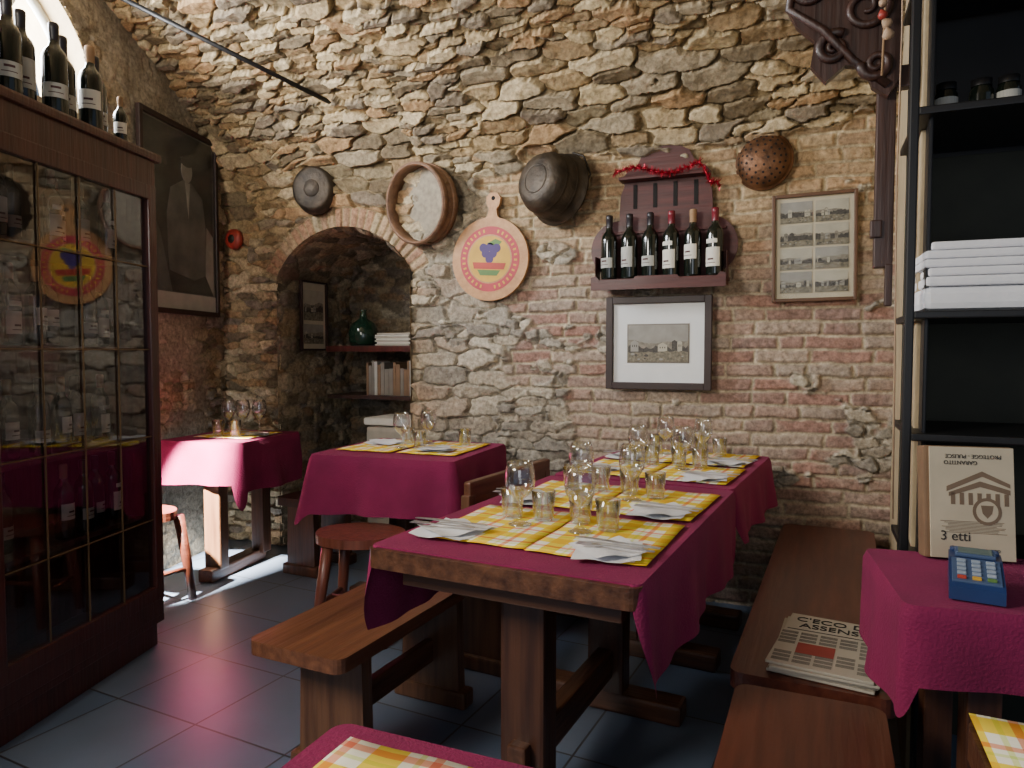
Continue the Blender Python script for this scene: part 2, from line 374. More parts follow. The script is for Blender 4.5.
patch('wall_niche_back',(-3.2,4.37,-.02),(1,0,0),(0,0,1),(0,-1,0),1.15,2.1,.015,22,cfac=.45)
b=B(); b.add([(-5,-1.3,0),(2.4,-1.3,0),(2.4,4.5,0),(-5,4.5,0)],[[0,1,2,3]],'floor_tiles'); b.obj('floor')
RWd=Vector((.085,1.47,0)).normalized(); ang=math.degrees(math.atan2(RWd.y,RWd.x))
b=B(); b.box((.77,-.012,1.45),(1.42,.024,2.95),'plaster_cream',bev=.004); b.obj('wall_right',T(.262,2.17,0)@RZ(ang))
b=B(); b.box((0,0,1.5),(1.86,.1,3.05),'olive_back'); b.obj('wall_right_rear',T(1.33,2.70,0))
def lun():
    b=B(); 
    M=Matrix.Translation(Lp(LWU,LWH,-.10))@Matrix(((LU.x,0,LN.x,0),(LU.y,0,LN.y,0),(0,1,0,0),(0,0,0,1)))
    b.tube([(LWR*.98*math.cos(a),LWR*.98*math.sin(a),0) for a in np.linspace(0,pi,30)],.022,'label_grey',M=M)
    b.box((0,0,0),(2*LWR,.05,.05),'label_grey',M=M)
    for a in (60,120):
        c,s_=math.cos(math.radians(a)),math.sin(math.radians(a)); b.tube([(0,0,0),(LWR*c,LWR*s_,0)],.012,'label_grey',M=M)
    b.obj('window_1')
    b=B(); n=36; vs=[];fs=[]
    for i in range(n+1):
        a=pi*i/n
        for off in(.02,-.28): 
            p=Lp(LWU+LWR*math.cos(a),LWH+LWR*math.sin(a),off); vs.append(p)
    for i in range(n): fs.append([2*i,2*i+1,2*i+3,2*i+2])
    p=[Lp(LWU-LWR,LWH,.02),Lp(LWU+LWR,LWH,.02),Lp(LWU+LWR,LWH,-.28),Lp(LWU-LWR,LWH,-.28)]
    vs+=p; fs.append([len(vs)-4,len(vs)-3,len(vs)-2,len(vs)-1])
    b.add(vs,fs,'plaster_cream',True); b.obj('trim_window_reveal')
lun()
# ---------------------------------------------------------------- bottles
def bottle_mesh(kind):
    b=B(); H=.325; r=.039
    b.lathe([(0,.004),(r*.7,.0),(r*.95,.002),(r,.012),(r,.195),(r*.97,.210),(r*.80,.228),(r*.50,.243),(.0155,.256),(.0145,.30)],'bottle_glass',24)
    b.lathe([(.0155,.262),(.0158,.30),(.0165,.301),(.0165,H-.004),(.014,H),(0,H)],['capsule_black','capsule_red','capsule_black','cork'][kind],18)
    lab=['label_grey','label_white','label_grey','label_white'][kind]; h0,h1=[(.06,.11),(.045,.135),(.06,.16),(.085,.155)][kind]
    b.lathe([(r+.0006,h0),(r+.0006,h1)],lab,14,a0=-pi*.85,a1=-pi*.15)
    b.lathe([(r+.001,h0+.030),(r+.001,h0+.038)],'label_ink',8,a0=-pi*.62,a1=-pi*.38)
    b.lathe([(r+.001,h0+.015),(r+.001,h0+.018)],'label_ink',8,a0=-pi*.68,a1=-pi*.32)
    if kind==1: b.lathe([(r+.0006,.155),(r+.0006,.175)],lab,8,a0=-pi*.75,a1=-pi*.25)
    return b.mesh('wine_bottle_mesh')
BOT=[bottle_mesh(k) for k in range(4)]
def bottle(x,y,z,k,rz=0,s=1,parent=None): return place(BOT[k],'wine_bottle',T(x,y,z)@RZ(rz)@S(s*1.05,s*1.05,s),parent)
# ---------------------------------------------------------------- cabinet (left)
def cabinet():
    D=Vector((.271,-.9626,0)); Nn=Vector((-.9626,-.271,0))
    M=Matrix(((D.x,Nn.x,0,-2.550),(D.y,Nn.y,0,2.18),(0,0,1,0),(0,0,0,1)))
    Lc=1.75; b=B(); dp=.36
    W='wood_cabinet'
    b.box((Lc/2,dp/2,.05),(Lc-.02,dp-.02,.10),W)
    b.box((Lc/2,dp/2,.115),(Lc+.02,dp+.02,.03),W)
    b.box((Lc/2,dp-.01,1.05),(Lc,.02,1.9),W)
    b.box((.015,dp/2,1.05),(.03,dp,1.9),W); b.box((Lc-.015,dp/2,1.05),(.03,dp,1.9),W)
    b.box((Lc/2,dp/2,2.02),(Lc,dp,.03),W)
    b.box((Lc/2,dp/2-.01,2.055),(Lc+.05,dp+.05,.035),W,bev=.01)
    b.box((Lc/2,0.0,1.985),(Lc,.035,.11),W,bev=.006)
    b.box((Lc/2,0.0,.17),(Lc,.03,.08),W)
    for z in(.55,.87,1.26,1.62): b.box((Lc/2,dp/2+.02,z),(Lc-.06,dp-.08,.018),W)
    dw=Lc/2
    for k in range(2):
        x0=k*dw+.01; x1=(k+1)*dw-.01
        for xx in(x0+.025,x1-.025): b.box((xx,-.012,1.07),(.05,.03,1.72),W,bev=.006)
        for zz in(.235,1.905): b.box(((x0+x1)/2,-.012,zz),(x1-x0,.029,.06),W,bev=.005)
        for i in range(1,4):
            xx=x0+.05+(x1-x0-.1)*i/4; b.box((xx,-.014,1.07),(.004,.006,1.62),'gold_trim',bev=.001)
        for zz in(.55,.90,1.26,1.60): b.box(((x0+x1)/2,-.0145,zz),(x1-x0-.09,.006,.0045),'gold_trim',bev=.001)
        b.add([(x0+.05,-.008,.26),(x1-.05,-.008,.26),(x1-.05,-.008,1.88),(x0+.05,-.008,1.88)],[[0,1,2,3]],'cabinet_glass')
    o=b.obj('display_cabinet',M)
    rnd=random.Random(7)
    for z in(.56,.88,1.27,1.63):
        x=.10
        while x<Lc-.1:
            if rnd.random()<.9: place(BOT[rnd.randrange(4)],'stored_bottle',T(x,.09+rnd.random()*.12,z+.002)@RZ(rnd.uniform(-20,20))@S(.85,.85,.85),o)
            x+=.105
    for x,y,k in((.10,.06,3),(.19,.10,0),(.28,.05,3),(.37,.09,0),(.47,.04,0),(.57,.08,2),(.66,.05,0),(.75,.1,1),(.84,.05,1),(.25,.22,0),(.42,.24,2),(.53,.24,0),(.7,.22,0)):
        p=M@Vector((x,y,2.073)); bottle(p.x,p.y,p.z,k,rz=60+rnd.uniform(-20,20),s=.62 if x==.10 else 1.0)
cabinet()
# ---------------------------------------------------------------- frames
def scene_print(b,cx,cy,w,h,seed,z0=.008,trees=True):
    rn=random.Random(seed); Z=z0
    b.prism([(cx-w/2,cy-h/2),(cx+w/2,cy-h/2),(cx+w/2,cy+h/2),(cx-w/2,cy+h/2)],.0008,'print_sky' if seed%3 else 'print_sky_dim',z0=Z)
    def ridge(base,amp,mat,z,rough):
        n=26; p=[(cx-w/2,cy-h/2)]+[(cx+w/2,cy-h/2)]
        a1,a2=rn.uniform(0,6),rn.uniform(0,6)
        for i in range(n,-1,-1):
            t=i/n; y=base+amp*(.5*math.sin(t*5+a1)+.3*math.sin(t*11+a2))+rough*rn.uniform(-1,1)
            p.append((cx-w/2+w*t,cy-h/2+h*max(.05,min(.95,y))))
        b.prism(p,.0006,mat,z0=z)
    ridge(rn.uniform(.5,.62),.08,'print_far',Z+.0006,.01)
    if trees: ridge(rn.uniform(.38,.5),.06,'print_dark',Z+.001,.05)
    for i in range(rn.randint(3,6)):
        bw=w*rn.uniform(.06,.16); bh=h*rn.uniform(.12,.34); x=cx+rn.uniform(-.42,.40)*w; x=max(cx-w/2+bw/2,min(cx+w/2-bw/2,x)); y0=cy-h/2+h*.28
        m=rn.choice(['print_sky','print_far','print_dark','print_sky_dim'])
        b.prism([(x-bw/2,y0),(x+bw/2,y0),(x+bw/2,y0+bh),(x,y0+bh+bw*.3),(x-bw/2,y0+bh)],.0006,m,z0=Z+.0014+i*.0001)
        for k in range(3): b.prism([(x-bw*.3+k*bw*.25,y0+bh*.5),(x-bw*.2+k*bw*.25,y0+bh*.5),(x-bw*.2+k*bw*.25,y0+bh*.75),(x-bw*.3+k*bw*.25,y0+bh*.75)],.0003,'print_dark',z0=Z+.0022+i*.0001)
    ridge(.27,.03,'print_ground',Z+.0026,.02)
    for i in range(7):
        x=cx+rn.uniform(-.45,.45)*w; y=cy-h/2+h*rn.uniform(.06,.22); r=w*rn.uniform(.015,.04); x=max(cx-w/2+r,min(cx+w/2-r,x))
        b.prism(circ(r,9,x,y,r*.6),.0003,'print_dark' if i%2 else 'print_sky_dim',z0=Z+.0034)
def frame(name,w,h,fw,M,fmat,inner,depth=.025,glass=True,prints=()):
    b=B()
    for sx in(-1,1): b.box((sx*(w/2-fw/2),0,depth/2),(fw,h,depth),fmat,bev=.004)
    for sy in(-1,1): b.box((0,sy*(h/2-fw/2),depth/2),(w-2*fw+.002,fw,depth*.98),fmat,bev=.004)
    b.box((0,0,.004),(w-fw,h-fw,.006),inner[0],bev=0)
    for it in inner[1:]:
        if it[0]=='box': b.box((it[1],it[2],.008),(it[3],it[4],.003),it[5],bev=0)
        if it[0]=='poly': b.prism(it[1],.001*it[3],it[2],z0=.0075)
    for p in prints: scene_print(b,*p)
    if glass: b.add([(-w/2+fw,-h/2+fw,.018),(w/2-fw,-h/2+fw,.018),(w/2-fw,h/2-fw,.018),(-w/2+fw,h/2-fw,.018)],[[0,1,2,3]],'picture_glass')
    return b.obj(name,M)
frame('framed_landscape_print',.53,.47,.036,T(-.710,3.59,1.295)@WALLM,'frame_dark',['mat_white',('box',0,-.002,.312,.197,'ink_soft')],prints=[(0,-.002,.30,.185,9,.0098)],glass=False)
frame('framed_photo_collection',.365,.50,.016,T(.005,3.605,1.735)@WALLM@RZ(.6),'frame_brown',['mat_cream'],prints=[((-.076 if c==0 else .076),.165-r*.108,.140,.098,3+r*2+c*5,.008) for r in range(4) for c in (0,1)])
LUm=Matrix(((-LU.x,0,LN.x,0),(-LU.y,0,LN.y,0),(0,1,0,0),(0,0,0,1)))
pM=Matrix.Translation(Lp(.56,2.02,.05))@LUm
head=circ(.055,20,.06,.30,.07)
body=[(-.13,-.30),(-.14,.02),(-.10,.17),(-.01,.22),(.03,.24),(.09,.24),(.13,.22),(.22,.16),(.25,-.02),(.24,-.30),(.12,-.34)]
frame('framed_portrait',.76,1.10,.03,pM,'frame_dark',['photo_mid',('box',0,.045,.66,.93,'photo_dark'),('poly',[(-.33,-.42),(-.33,.1),(-.2,-.1),(-.1,-.42)],'photo_mid',3),('poly',body,'photo_mid',4),('poly',[(.04,.23),(.09,.23),(.07,.02)],'photo_light',5),('poly',head,'photo_light',5),('poly',circ(.06,20,.06,.35,.03),'photo_dark',6),('poly',[(.24,-.3),(.33,-.42),(.33,-.05),(.26,0)],'photo_light',3),('box',0,-.475,.70,.10,'label_grey')])
frame('niche_poster',.27,.46,.012,T(-3.08,3.88,1.49)@Matrix(((0,0,1,0),(1,0,0,0),(0,1,0,0),(0,0,0,1))),'frame_dark',['mat_cream'],glass=False,prints=[(0,.07,.2,.2,11,.008),(0,-.12,.2,.13,12,.008)])
# ---------------------------------------------------------------- wall decorations
def pan():
    b=B(); M=T(-2.80,3.58,2.235)@RX(90)@RY(12)@S(.90,.95,.9)
    b.lathe([(0,.075),(.12,.078),(.14,.07),(.15,0),(.158,-.005),(.15,-.01),(.14,0)],'bronze_old',36,M=M)
    b.tube([(0,.14,.02),(0,.20,.03),(0,.22,.01)],.008,'iron',M=M); b.lathe([(.0,.082),(.05,.082),(.055,.078)],'bronze_old',20,M=M)
    b.obj('hanging_pan')
pan()
def sieve():
    b=B(); M=T(-2.03,3.585,2.090)@RX(90)@RY(-14)@RX(6); R=.222
    b.lathe([(R,-.01),(R,.11),(R-.006,.112),(R-.014,.11),(R-.014,-.01),(R,-.01)],'wood_sieve',48,M=M)
    b.lathe([(R+.004,.0),(R+.006,.012),(R+.004,.03),(R,.03)],'wood_sieve',48,M=M)
    b.lathe([(R+.004,.08),(R+.006,.09),(R+.004,.108),(R,.108)],'wood_sieve',48,M=M)
    b.lathe([(0,.012),(R-.014,.012)],'mesh_cloth',40,M=M)
    for i in range(4):
        a=i*1.5+.4; b.box((R*math.cos(a),R*math.sin(a),.055),(.012,.012,.03),'gold_trim',M=M)
    b.obj('flour_sieve')
sieve()
def board():
    b=B(); M=T(-1.635,3.595,1.760)@RX(90)@RZ(-4)
    poly=[]
    R=.228
    for i in range(61):
        a=math.radians(100+340*i/60); poly.append((R*math.cos(a),R*math.sin(a)))
    poly+= [(.030,.235),(.022,.27),(.040,.30),(.042,.335),(.02,.36),(-.02,.36),(-.042,.335),(-.040,.30),(-.022,.27),(-.030,.235)]
    b.prism(poly,.024,'wood_light',M=M)
    b.prism(circ(.178,48),.002,'magenta_paint',M=M,z0=.0235); b.prism(circ(.134,48),.002,'wood_light',M=M,z0=.0242); b.prism(circ(.126,48),.002,'yellow_paint',M=M,z0=.0245)
    for (x,y) in((-.04,.06),(0,.065),(.04,.06),(-.025,.03),(.02,.03),(.0,.0)): b.prism(circ(.024,16,x,y),.001,'blue_paint',M=M,z0=.0262+abs(x)*.01)
    b.prism([(-.02,.085),(.03,.11),(.07,.095),(.05,.075),(.02,.075)],.001,'green_paint',M=M,z0=.0262)
    b.prism([(-.10,-.02),(.10,-.02),(.09,-.055),(-.09,-.055)],.001,'red_paint',M=M,z0=.0268)
    b.prism([(-.07,-.06),(.07,-.06),(.05,-.09),(-.05,-.09)],.001,'green_paint',M=M,z0=.0264)
    b.lathe([(.012,.0246),(.008,.0256),(0,.0256)],'hole_dark',14,M=M@T(0,.33,0))
    for i in range(34):
        if i in (8,9,25,26): continue
        a=2*pi*i/34; b.box((.156,0,.026),(.018,.010,.001),'yellow_paint',M=M@RZ(math.degrees(a)),bev=0)
    b.obj('round_pizza_board')
board()
def bucket():
    b=B(); M=T(-1.23,3.555,2.10)@RX(90)@RY(-22)@RX(-8)@S(.96,.96,.96)
    b.lathe([(0,.19),(.10,.188),(.135,.175),(.155,.14),(.175,.05),(.185,.0),(.197,-.004),(.199,-.012),(.188,-.016),(.17,0),(.15,.12),(0,.17)],'bronze_old',44,M=M)
    for z in(.05,.12): 
        r={.05:.176,.12:.161}[z]; b.lathe([(r,z-.006),(r+.004,z),(r-.001,z+.006)],'bronze_old',44,M=M)
    b.lathe([(.07,.188),(.075,.196),(.08,.188)],'bronze_old',30,M=M)
    b.tube([(-.185,0,-.005),(-.19,.06,-.03),(-.13,.17,-.03),(0,.225,-.03),(.13,.17,-.03),(.19,.06,-.03),(.185,0,-.005)],.006,'iron',M=M)
    b.obj('iron_cauldron')
bucket()
def colander():
    b=B(); M=T(-.22,3.60,2.150)@RX(90)@RY(-10)@S(.92,.92,.92); R=.135
    pr=[(R*math.sin(t)*1.0,.085*math.cos(t)) for t in np.linspace(0.001,pi/2,12)]
    b.lathe(pr+[(R+.01,0),(R+.012,-.005),(R+.004,-.006)],'copper_dark',40,M=M)
    for k,t in enumerate((.3,.55,.8,1.05)):
        n=6+k*6
        for i in range(n):
            a=2*pi*i/n+k*.2; p=Vector((R*math.sin(t)*math.cos(a),R*math.sin(t)*math.sin(a),.085*math.cos(t)))
            nn=Vector((p.x/R**2,p.y/R**2,p.z/.085**2)).normalized(); q=nn.to_track_quat('Z','Y').to_matrix().to_4x4()
            b.prism(circ(.0062,8),.0018,'hole_dark',M=M@Matrix.Translation(p)@q,z0=-.0005)
    b.tube([(0,R,0),(0,R+.025,.004),(.01,R+.03,0),(0,R+.01,-.003)],.004,'copper_dark',M=M)
    b.obj('copper_colander')
colander()
def wineshelf():
    b=B(); W='wood_shelf'
    M=T(-.695,3.60,0.012)@RX(90)
    pts=[(-.215,1.60),(.245,1.60),(.245,1.95)]
    crest=[(.24,2.03),(.22,2.08),(.235,2.115),(.205,2.15),(.165,2.16),(.15,2.19),(.13,2.23),(.08,2.255),(.01,2.262)]
    pts+=crest+[(.03-x,y) for x,y in crest[::-1][1:]]+[(-.215,1.95)]
    b.prism(pts,.018,W,M=M)
    for s_ in(-1,1):
        lobe=[(s_*(.22+.145*math.cos(t)),1.76+.145*math.sin(t)) for t in np.linspace(-pi/2,pi/2,16)]
        lobe=[(s_*.20,1.615)]+lobe+[(s_*.20,1.905)]
        if s_<0: lobe=lobe[::-1]
        b.prism(lobe,.016,W,M=M)
    for x in(-.135,-.035,.065,.165): b.box((x,2.02,.019),(.020,.12,.004),'hole_dark',M=M)
    b.box((.015,2.10,.05),(.44,.016,.085),W,M=M)
    b.box((-.0,1.590,.075),(.655,.018,.15),W,M=M)
    rail=[(-.325,1.555),(.325,1.555),(.325,1.625),(.30,1.632),(.28,1.605),(.12,1.60),(.10,1.625),(-.10,1.625),(-.12,1.60),(-.28,1.605),(-.30,1.632),(-.325,1.625)]
    b.prism([(x,1.545+(y-1.555)*.9) for x,y in rail],.012,W,M=M,z0=.145)
    for s_ in(-1,1): b.prism([(s_*.32,1.56),(s_*.32,1.72),(s_*.32+.001,1.72),(s_*.32+.001,1.56)],.1,W,M=M)
    b.box((0,1.84,.02),(.62,.014,.02),W,M=M)
    b.obj('wall_wine_shelf')
    for i,k in enumerate((0,2,0,1,3,1)): bottle(-.948+i*.1035,3.525,1.612,k,rz=random.uniform(-12,8)-20)
    b=B(); pts=[]
    for i in range(60):
        t=i/59; x=-.915+.52*t; z=2.135+.02*math.sin(t*9)
        if t>.8: x=-.915+.52*.8+ (t-.8)*.45; z=2.13-(t-.8)*.55+.015*math.sin(t*40)
        pts.append((x,3.49+.008*math.sin(i*1.7),z))
    b.tube(pts,.005,'tinsel_red',6)
    rn=random.Random(3)
    for p in pts:
        for k in range(14):
            d=Vector((rn.gauss(0,1),rn.gauss(0,1),rn.gauss(0,1))).normalized()*.026; q=Vector(p)+d
            s1=d.cross(Vector((.3,.5,.8))).normalized()*.0028
            b.add([Vector(p)+s1,Vector(p)-s1,q],[[0,1,2]],'tinsel_red')
    b.obj('tinsel_garland')
wineshelf()
b=B(); b.tube([(-2.42,3.42,2.60),(-3.12,2.46,2.97)],.013,'black_metal'); b.obj('iron_tie_rod')
# ---------------------------------------------------------------- tables and cloths
def cloth(name,w,l,M,L,seed=0,corner=.07,amp=.016,flare=.06,r=.02):
    rn=random.Random(seed); p=[]
    def side(p0,p1,n,Ld,nx,ny):
        for i in range(n+1):
            t=i/n; p.append((p0[0]+(p1[0]-p0[0])*t,p0[1]+(p1[1]-p0[1])*t,nx,ny,Ld,t))
    W,Hh=w/2,l/2
    def cor(cx,cy,a,La,Lb):
        for i in range(1,7):
            t=i/7; A=math.radians(a+90*t); e=math.sin(pi*t); Lc=(La*(1-t)+Lb*t)+(corner*e if min(La,Lb)>.05 else 0)
            p.append((cx+r*math.cos(A),cy+r*math.sin(A),math.cos(A),math.sin(A),Lc,0))
    side((-W+r,-Hh),(W-r,-Hh),int(w/.025),L[0],0,-1); cor(W-r,-Hh+r,-90,L[0],L[1])
    side((W,-Hh+r),(W,Hh-r),int(l/.025),L[1],1,0); cor(W-r,Hh-r,0,L[1],L[2])
    side((W-r,Hh),(-W+r,Hh),int(w/.025),L[2],0,1); cor(-W+r,Hh-r,90,L[2],L[3])
    side((-W,Hh-r),(-W,-Hh+r),int(l/.025),L[3],-1,0); cor(-W+r,-Hh+r,180,L[3],L[0])
    n=len(p);K=12;vs=[];fs=[];f1=rn.uniform(13,17);f2=rn.uniform(26,33);ph1=rn.uniform(0,6)
    S_=[0]
    for i in range(1,n): S_.append(S_[-1]+math.hypot(p[i][0]-p[i-1][0],p[i][1]-p[i-1][1])+ (.012 if p[i][5]==0 else 0))
    for k in range(K+1):
        for i,(x,y,nx,ny,Ld,_) in enumerate(p):
            q=k/K; d=Ld*q; rip=(math.sin(S_[i]*f1+ph1)+.5*math.sin(S_[i]*f2+ph1*2))*amp*(d/.22)
            o=.004+(.008 if k else 0)+max(-.006,rip*1.0+flare*d+amp*(d/.22)*.9)
            if Ld<.02: o=.002
            hem=1+.04*math.sin(S_[i]*5+ph1)
            vs.append((x+nx*o,y+ny*o,-d*hem-(.004 if k and Ld>.02 else 0)))
    for k in range(K):
        for i in range(n): j=(i+1)%n; fs.append([k*n+i,k*n+j,(k+1)*n+j,(k+1)*n+i])
    b=B(); b.add(vs,fs,'burgundy_cloth',True); b.add(vs[:n],[list(range(n))],'burgundy_cloth',False)
    return b.obj(name,M)
def plank(b,w,l,z,th,mat,r=.03,M=None): b.prism(rrect(w,l,r),th,mat,M=M,z0=z)
def trestle_table(name,w,l,M,h=.755,posts=None,pw=.13,th=.045,px=0):
    b=B(); plank(b,w,l,h-th,th,'wood_table_y'); 
    b.box((0,-l/2+.10,h-th-.03),(w-.12,.05,.06),'wood_table_x'); b.box((0,l/2-.10,h-th-.03),(w-.12,.05,.06),'wood_table_x')
    b.box((-w/2+.08,0,h-th-.03),(.03,l-.2,.055),'wood_table_y'); b.box((w/2-.08,0,h-th-.03),(.03,l-.2,.055),'wood_table_y')
    ys=posts or (-l/2+.25,l/2-.25)
    for y in ys:
        b.box((px,y,(h-th)/2+.02),(pw,.09,h-th-.06),'wood_table_z',bev=.012)
        b.box((px,y,.035),(w*.75,.10,.07),'wood_table_x',bev=.012); b.box((px,y,h-th-.03),(w*.72,.09,.058),'wood_table_x')
    b.box((px,sum(ys)/2,.17),(.055,abs(ys[1]-ys[0])+.16,.10),'wood_table_y',bev=.008)
    return b.obj(name,M)
M1=T(-.635,2.045,0)@RZ(-4.0); M2=T(-.555,3.090,0)@RZ(-5)
trestle_table('trestle_table',.71,1.16,M1,posts=(-.30,.36),th=.048,px=-.03)
cloth('tablecloth',.70,1.14,M1@T(0,.012,.759),(.004,.24,.01,.24),1,flare=.0,amp=.012)
trestle_table('trestle_table',.70,.90,M2,posts=(-.22,.25))
cloth('tablecloth',.69,.89,M2@T(0,0,.761),(.01,.20,.02,.18),2,flare=.03)
MM=T(-1.86,3.12,0)@RZ(3)
trestle_table('trestle_table',.74,.66,MM,posts=(-.12,.18),pw=.10)
cloth('tablecloth',.75,.67,MM@T(0,0,.759),(.27,.22,.05,.24),3,corner=.09)
ML=T(-3.12,3.19,0)@RZ(8)
b=B(); plank(b,.50,.58,.71,.045,'wood_table_y'); b.box((.07,-.25,.38),(.10,.08,.66),'wood_bench_z',bev=.01); b.box((.07,-.10,.035),(.09,.5,.07),'wood_bench',bev=.01);b.box((.10,.12,.38),(.08,.08,.66),'wood_table_z')
b.box((.05,-.05,.69),(.4,.4,.05),'wood_table_y'); b.obj('small_table',ML)
cloth('tablecloth',.51,.59,ML@T(0,0,.759),(.23,.27,.02,.02),4,corner=.12)
MN=T(-.23,.455,0)
trestle_table('trestle_table',.66,.60,MN,posts=(-.12,.12),pw=.1)
cloth('tablecloth',.67,.61,MN@T(0,0,.759),(.2,.05,.15,.12),5)
MR=T(.503,1.795,0)@RZ(6)
b=B(); plank(b,.68,.40,.71,.045,'wood_table_x')
for sx in(-.20,.30):
    for sy in(-1,1): b.box((sx,sy*.15,.355),(.06,.06,.71),'wood_table_z')
b.obj('side_table',MR)
cloth('tablecloth',.69,.41,MR@T(0,0,.759),(.150,.2,.02,.20),6,corner=.04,amp=.014,flare=.0)
MR2=T(.535,.84,0)
b=B(); plank(b,.66,.58,.70,.045,'wood_table_x')
for sx in(-1,1):
    for sy in(-1,1): b.box((sx*.27,sy*.24,.35),(.06,.06,.70),'wood_table_z')
b.obj('dining_table',MR2)
# ---------------------------------------------------------------- placemats
def placemat(M,w=.30,l=.42):
    b=B(); n=10; vs=[];fs=[]
    for j in range(n+1):
        for i in range(n+1): vs.append((-w/2+w*i/n,-l/2+l*j/n,.0015+.0012*math.sin(i*1.3+j*.9)))
    for j in range(n):
        for i in range(n): a=j*(n+1)+i; fs.append([a,a+1,a+n+2,a+n+1])
    b.add(vs,fs,'plaid_placemat',True); o=b.obj('placemat',M)
    md=o.modifiers.new('s','SOLIDIFY'); md.thickness=.0015; md.offset=-1
for (mm,yy,dx) in ((M1,-.235,.02),(M1,.245,.02),(M2,-.205,.01),(M2,.225,.0)):
    for s_ in(-1,1): placemat(mm@T(s_*.155+dx,yy,.7635 if mm is M1 else .7655)@RZ(random.uniform(-2,2)),.305,.42 if mm is M1 else .38)
for s_ in(-1,1): placemat(MM@T(s_*.17,.03,.7635),.31,.46)
placemat(ML@T(.03,.02,.7635),.36,.34)
placemat(MN@T(-.13,.05,.7635),.33,.44)
placemat(MR2@T(0,0,.748),.65,.58)
# ---------------------------------------------------------------- table ware
def wine_glass():
    b=B(); pr=[(0,.003),(.032,.001),(.034,.003),(.02,.007),(.006,.014),(.004,.03),(.004,.062),(.010,.072),(.028,.086),(.040,.105),(.043,.125),(.040,.155),(.034,.178),(.0325,.178),(.0385,.155),(.0415,.125),(.0385,.106),(.027,.089),(.008,.077),(0,.076)]
    b.lathe(pr,'drinking_glass',26); return b.mesh('wine_glass_mesh')
def tumbler():
    b=B(); pr=[(0,.002),(.026,0),(.029,.004),(.035,.085),(.0335,.086),(.028,.010),(0,.008)]
    b.lathe(pr,'drinking_glass',22); return b.mesh('tumbler_mesh')
WG,TB=wine_glass(),tumbler()
def napkin_mesh(seed,w=.18,l=.16):
    rn=random.Random(seed); b=B(); n=14; vs=[];fs=[]
    for lay in range(2):
        o=len(vs)
        a=rn.uniform(-.3,.3)+lay*.6
        for j in range(n+1):
            for i in range(n+1):
                x=(i/n-.5)*w*(1-.2*lay);y=(j/n-.5)*l*(1-.1*lay); z=.002+lay*.007+.004*(1+math.sin(x*40+seed+y*25))*(.4+abs(x)/w)+.003*math.sin(y*60+seed*3)
                vs.append((x*math.cos(a)-y*math.sin(a),x*math.sin(a)+y*math.cos(a),max(.001,z)))
        for j in range(n):
            for i in range(n): q=o+j*(n+1)+i; fs.append([q,q+1,q+n+2,q+n+1])
    b.add(vs,fs,'napkin_white',True); return b.mesh('napkin_mesh')
NP=[napkin_mesh(i) for i in range(3)]
def fork_mesh():
    b=B(); P=[(-.004,-.10),(.004,-.10),(.0065,-.085),(.0035,.0),(.0035,.03),(.011,.045),(.012,.09),(.0095,.09),(.009,.052),(.0055,.052),(.005,.09),(.003,.09),(.0025,.052),(-.0025,.052),(-.003,.09),(-.005,.09),(-.0055,.052),(-.009,.052),(-.0095,.09),(-.012,.09),(-.011,.045),(-.0035,.03),(-.0035,0),(-.0065,-.085)]
    b.prism(P,.002,'steel'); return b.mesh('fork_mesh')
def knife_mesh():
    b=B(); P=[(-.005,-.11),(.005,-.11),(.0075,-.09),(.005,.0),(.009,.01),(.010,.07),(.004,.105),(-.003,.11),(-.004,.0),(-.007,-.09)]
    b.prism(P,.0022,'steel'); return b.mesh('knife_mesh')
FK,KN=fork_mesh(),knife_mesh()
rn=random.Random(11)
def setting(M,x,y,s_):
    z=.768
    place(NP[rn.randrange(3)],'napkin',M@T(x+s_*.03,y-.110,z)@RZ(90+rn.uniform(-15,15)))
    place(FK,'fork',M@T(x+s_*.05,y-.135,z+.021)@RZ(90+rn.uniform(-5,5)))
    place(KN,'knife',M@T(x+s_*.045,y-.095,z+.021)@RZ(90+rn.uniform(-5,5)))
    place(WG,'wine_glass',M@T(x-s_*.10,y+.04+rn.uniform(-.02,.02),z))
    place(TB,'water_tumbler',M@T(x-s_*.04,y+.10+rn.uniform(-.015,.015),z))
    place(TB,'water_tumbler',M@T(x-s_*.135,y+.13+rn.uniform(-.015,.015),z))
for (mm,yy) in ((M1,-.27),(M1,.20),(M2,-.20),(M2,.21)):
    for s_ in(-1,1): setting(mm,s_*.19,yy,s_)
place(FK,'fork',MM@T(.2,-.1,.785)@RZ(80)); place(NP[0],'napkin',MM@T(.17,-.08,.768)); place(KN,'knife',MM@T(.19,-.06,.79)@RZ(95))
place(NP[1],'napkin',MM@T(-.2,.08,.768)); 
for x,y,me in((-.03,-.06,WG),(.05,-.02,TB),(.02,.14,WG),(-.08,.1,TB),(.22,.16,TB)): place(me,'wine_glass' if me is WG else 'water_tumbler',MM@T(x,y,.768))
for x,y,me in((-.02,-.10,TB),(.09,-.10,TB),(.0,.1,WG),(.1,.12,WG),(-.1,.1,WG)): place(me,'wine_glass' if me is WG else 'water_tumbler',ML@T(x,y,.768)@S(1,1,1.1))
place(NP[2],'napkin',ML@T(.16,.0,.768)@S(.8,.8,1)); place(KN,'knife',ML@T(.16,-.02,.79)@RZ(80))
